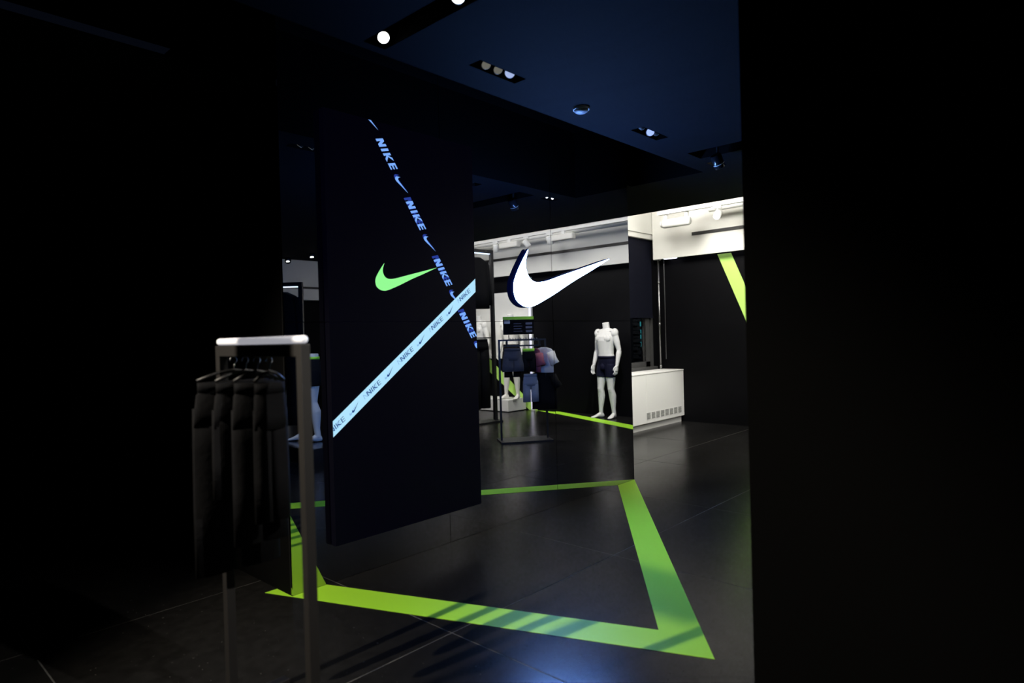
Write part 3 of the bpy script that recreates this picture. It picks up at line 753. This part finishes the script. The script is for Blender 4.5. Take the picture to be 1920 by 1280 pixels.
def boxer_mesh():
    mb = MB()
    mb.loft([ring(z, cx_, 0, hx, hy) for z, cx_, hx, hy in ((1.035, 0, .112, .163), (.96, -.010, .121, .181), (.90, -.012, .121, .179), (.84, -.005, .105, .150), (.80, 0, .06, .09))])
    for s, fx, fy in ((1, .055, .115), (-1, -.03, .105)):
        h = Vector((0, s*.088, .90)); kn = Vector((.025+fx*.5, s*(.088*.55+fy*.45), .495)); d1 = kn-h
        mb.tube([h, h+d1*.25, h+d1*.52], [.098, .101, .094], 20)
        mb.ball((-.07, s*.075, .90), (.077, .091, .095))
    mb.ball((.10, 0, .86), (.035, .05, .06))
    return mb
boxer_me = remeshed(scaled(boxer_mesh(), KM), 'boxers', .006, 3)
def waistband_mesh(): return MB().loft([[tuple(KM*c for c in p) for p in ring(z, 0, 0, hx, hy)] for z, hx, hy in ((1.045, .113, .164), (1.008, .119, .170))])
def mannequin(loc, rz, m, label):
    t = thing('mannequin', label, 'mannequin', loc, rz)
    bo = body_me.copy() if body_me.materials else body_me
    obj('body', body_me, M['skin'], t)
    bx = boxer_me.copy(); bx.materials.clear(); obj('boxers', bx, m, t)
    waistband_mesh().build('waistband', m, t, True)
    return t
mannequin((7.88, .52, 0), R(180+10), M['navy'], 'white headless male mannequin in navy boxer briefs standing on the floor by the black wall')
mannequin((7.87, -1.36, .20), R(180-5), M['blackcloth'], 'white headless male mannequin in dark shorts on the white plinth, behind the far rack')
mannequin((7.87, -2.12, .20), R(180+10), M['maroon'], 'white headless male mannequin in dark maroon boxers at the far end of the white plinth')
pt = thing('plinth', 'low white display plinth against the far wall', 'plinth', (7.88, -2.0, 0))
MB().box(-.22, .22, -1.1, .73, .012, .20).build('plinth_box', M['cabinet'], pt, bevel=.004)
MB().box(-.20, .20, -1.08, .71, 0, .012).build('plinth_kick', M['slot'], pt)

# half mannequin (legs) on a dark plinth, seen in the left of the mirror
def female_legs():
    mb = MB()
    mb.loft([ring(z, cx_, 0, hx, hy) for z, cx_, hx, hy in ((1.10, .0, .088, .118), (1.04, 0, .090, .122), (.98, -.005, .105, .150), (.92, -.014, .115, .172), (.86, -.014, .115, .176), (.80, -.008, .09, .15), (.76, 0, .05, .06))])
    for s in (-1, 1): mb.ball((-.07, s*.075, .87), (.075, .085, .09))
    leg(mb, 1, .095, .15, .10, .15, 1.10); leg(mb, -1, .095, -.04, .10, .2, 1.10)
    return mb
fem_me = remeshed(scaled(female_legs(), KM), 'legs', .0055)
def fem_shorts():
    mb = MB()
    mb.loft([ring(z, cx_, 0, hx, hy) for z, cx_, hx, hy in ((1.045, 0, .097, .130), (.98, -.005, .113, .158), (.92, -.014, .124, .181), (.86, -.014, .124, .185), (.80, -.008, .10, .16), (.76, 0, .06, .07))])
    for s, fx in ((1, .15), (-1, -.04)):
        mb.ball((-.07, s*.075, .87), (.083, .093, .097))
        h = Vector((0, s*.092, .90)); kn = Vector((.025+fx*.5, s*(.092*.55+.1*.45), .495)); d1 = kn-h
        mb.tube([h, h+d1*.25, h+d1*.50], [.113, .117, .108], 20)
    return mb
fs_me = remeshed(scaled(fem_shorts(), KM), 'shorts', .006, 3)
DPX, DPY = 3.71, -.52
hm = thing('half_mannequin', 'white waist-down mannequin in black shorts with a neon waistband on a dark plinth', 'mannequin', (DPX, DPY, .152), R(-150))
obj('legs', fem_me, M['skin'], hm)
obj('shorts', fs_me, M['blackcloth'], hm)
MB().loft([[tuple(KM*c for c in p) for p in ring(z, 0, 0, hx, hy)] for z, hx, hy in ((1.062, .099, .132), (1.03, .102, .137))]).build('waistband', M['neoncloth'], hm, True)
dp = thing('plinth', 'low black glossy plinth under the waist-down mannequin', 'plinth', (DPX, DPY, 0))
MB().box(-.36, .45, -.45, .50, 0, .15).build('plinth_box', mat('black_gloss_plinth', (.01, .01, .011), .15), dp, bevel=.003)

# tall lit frames with black clothes
def lit_frame(loc, rz, w_, h, label, jl, gl_):
    t = thing('display_frame', label, 'rack', loc, rz)
    e = .024
    MB().box(-w_/2, -w_/2+e*2, -e, e, 0, h).build('post', M['blackmetal'], t)
    MB().box(w_/2-e*2, w_/2, -e, e, 0, h).build('post', M['blackmetal'], t)
    MB().box(-w_/2+e*2, w_/2-e*2, -e, e, h-.05, h).build('header', M['blackmetal'], t)
    MB().box(-w_/2+.06, w_/2-.06, -.012, .012, h-.062, h-.051).build('light_bar', M['frameglow'], t)
    MB().box(-w_/2, w_/2, -.14, .14, 0, .02).build('base_plate', M['blackmetal'], t)
    MB().box(-w_/2+e*2, w_/2-e*2, -.008, .008, 1.22, 1.236).build('lower_rail', M['blackmetal'], t)
    c, s = math.cos(rz), math.sin(rz)
    tee((loc[0], loc[1], h-.12), rz, M['blackcloth'], jl, None, .40, .74, .16, True)
    bottoms((loc[0]-.0*c, loc[1], 1.21), rz, M['blackcloth'], gl_, None, .34, 1.0, .12, .95, 'trousers')
    return t
lit_frame((6.52, -.74, 0), R(4), .60, 2.50, 'tall black display frame with a lit top bar beside the white plinth', 'black jacket hung in the tall lit frame beside the white plinth', 'long black trousers hung below the jacket in the taller frame')
lit_frame((3.98, -1.62, 0), R(50), .50, 1.98, 'black display frame with a lit top bar beside the black plinth', 'black jacket hung in the lower frame by the black plinth', 'black trousers hung in the lower frame by the black plinth')

# ================================================================ bring the plan to metres
for me in bpy.data.meshes: me.transform(Matrix.Scale(S, 4))
for o in SC.objects:
    if o.type in {'MESH', 'EMPTY'}: o.location = o.location*S
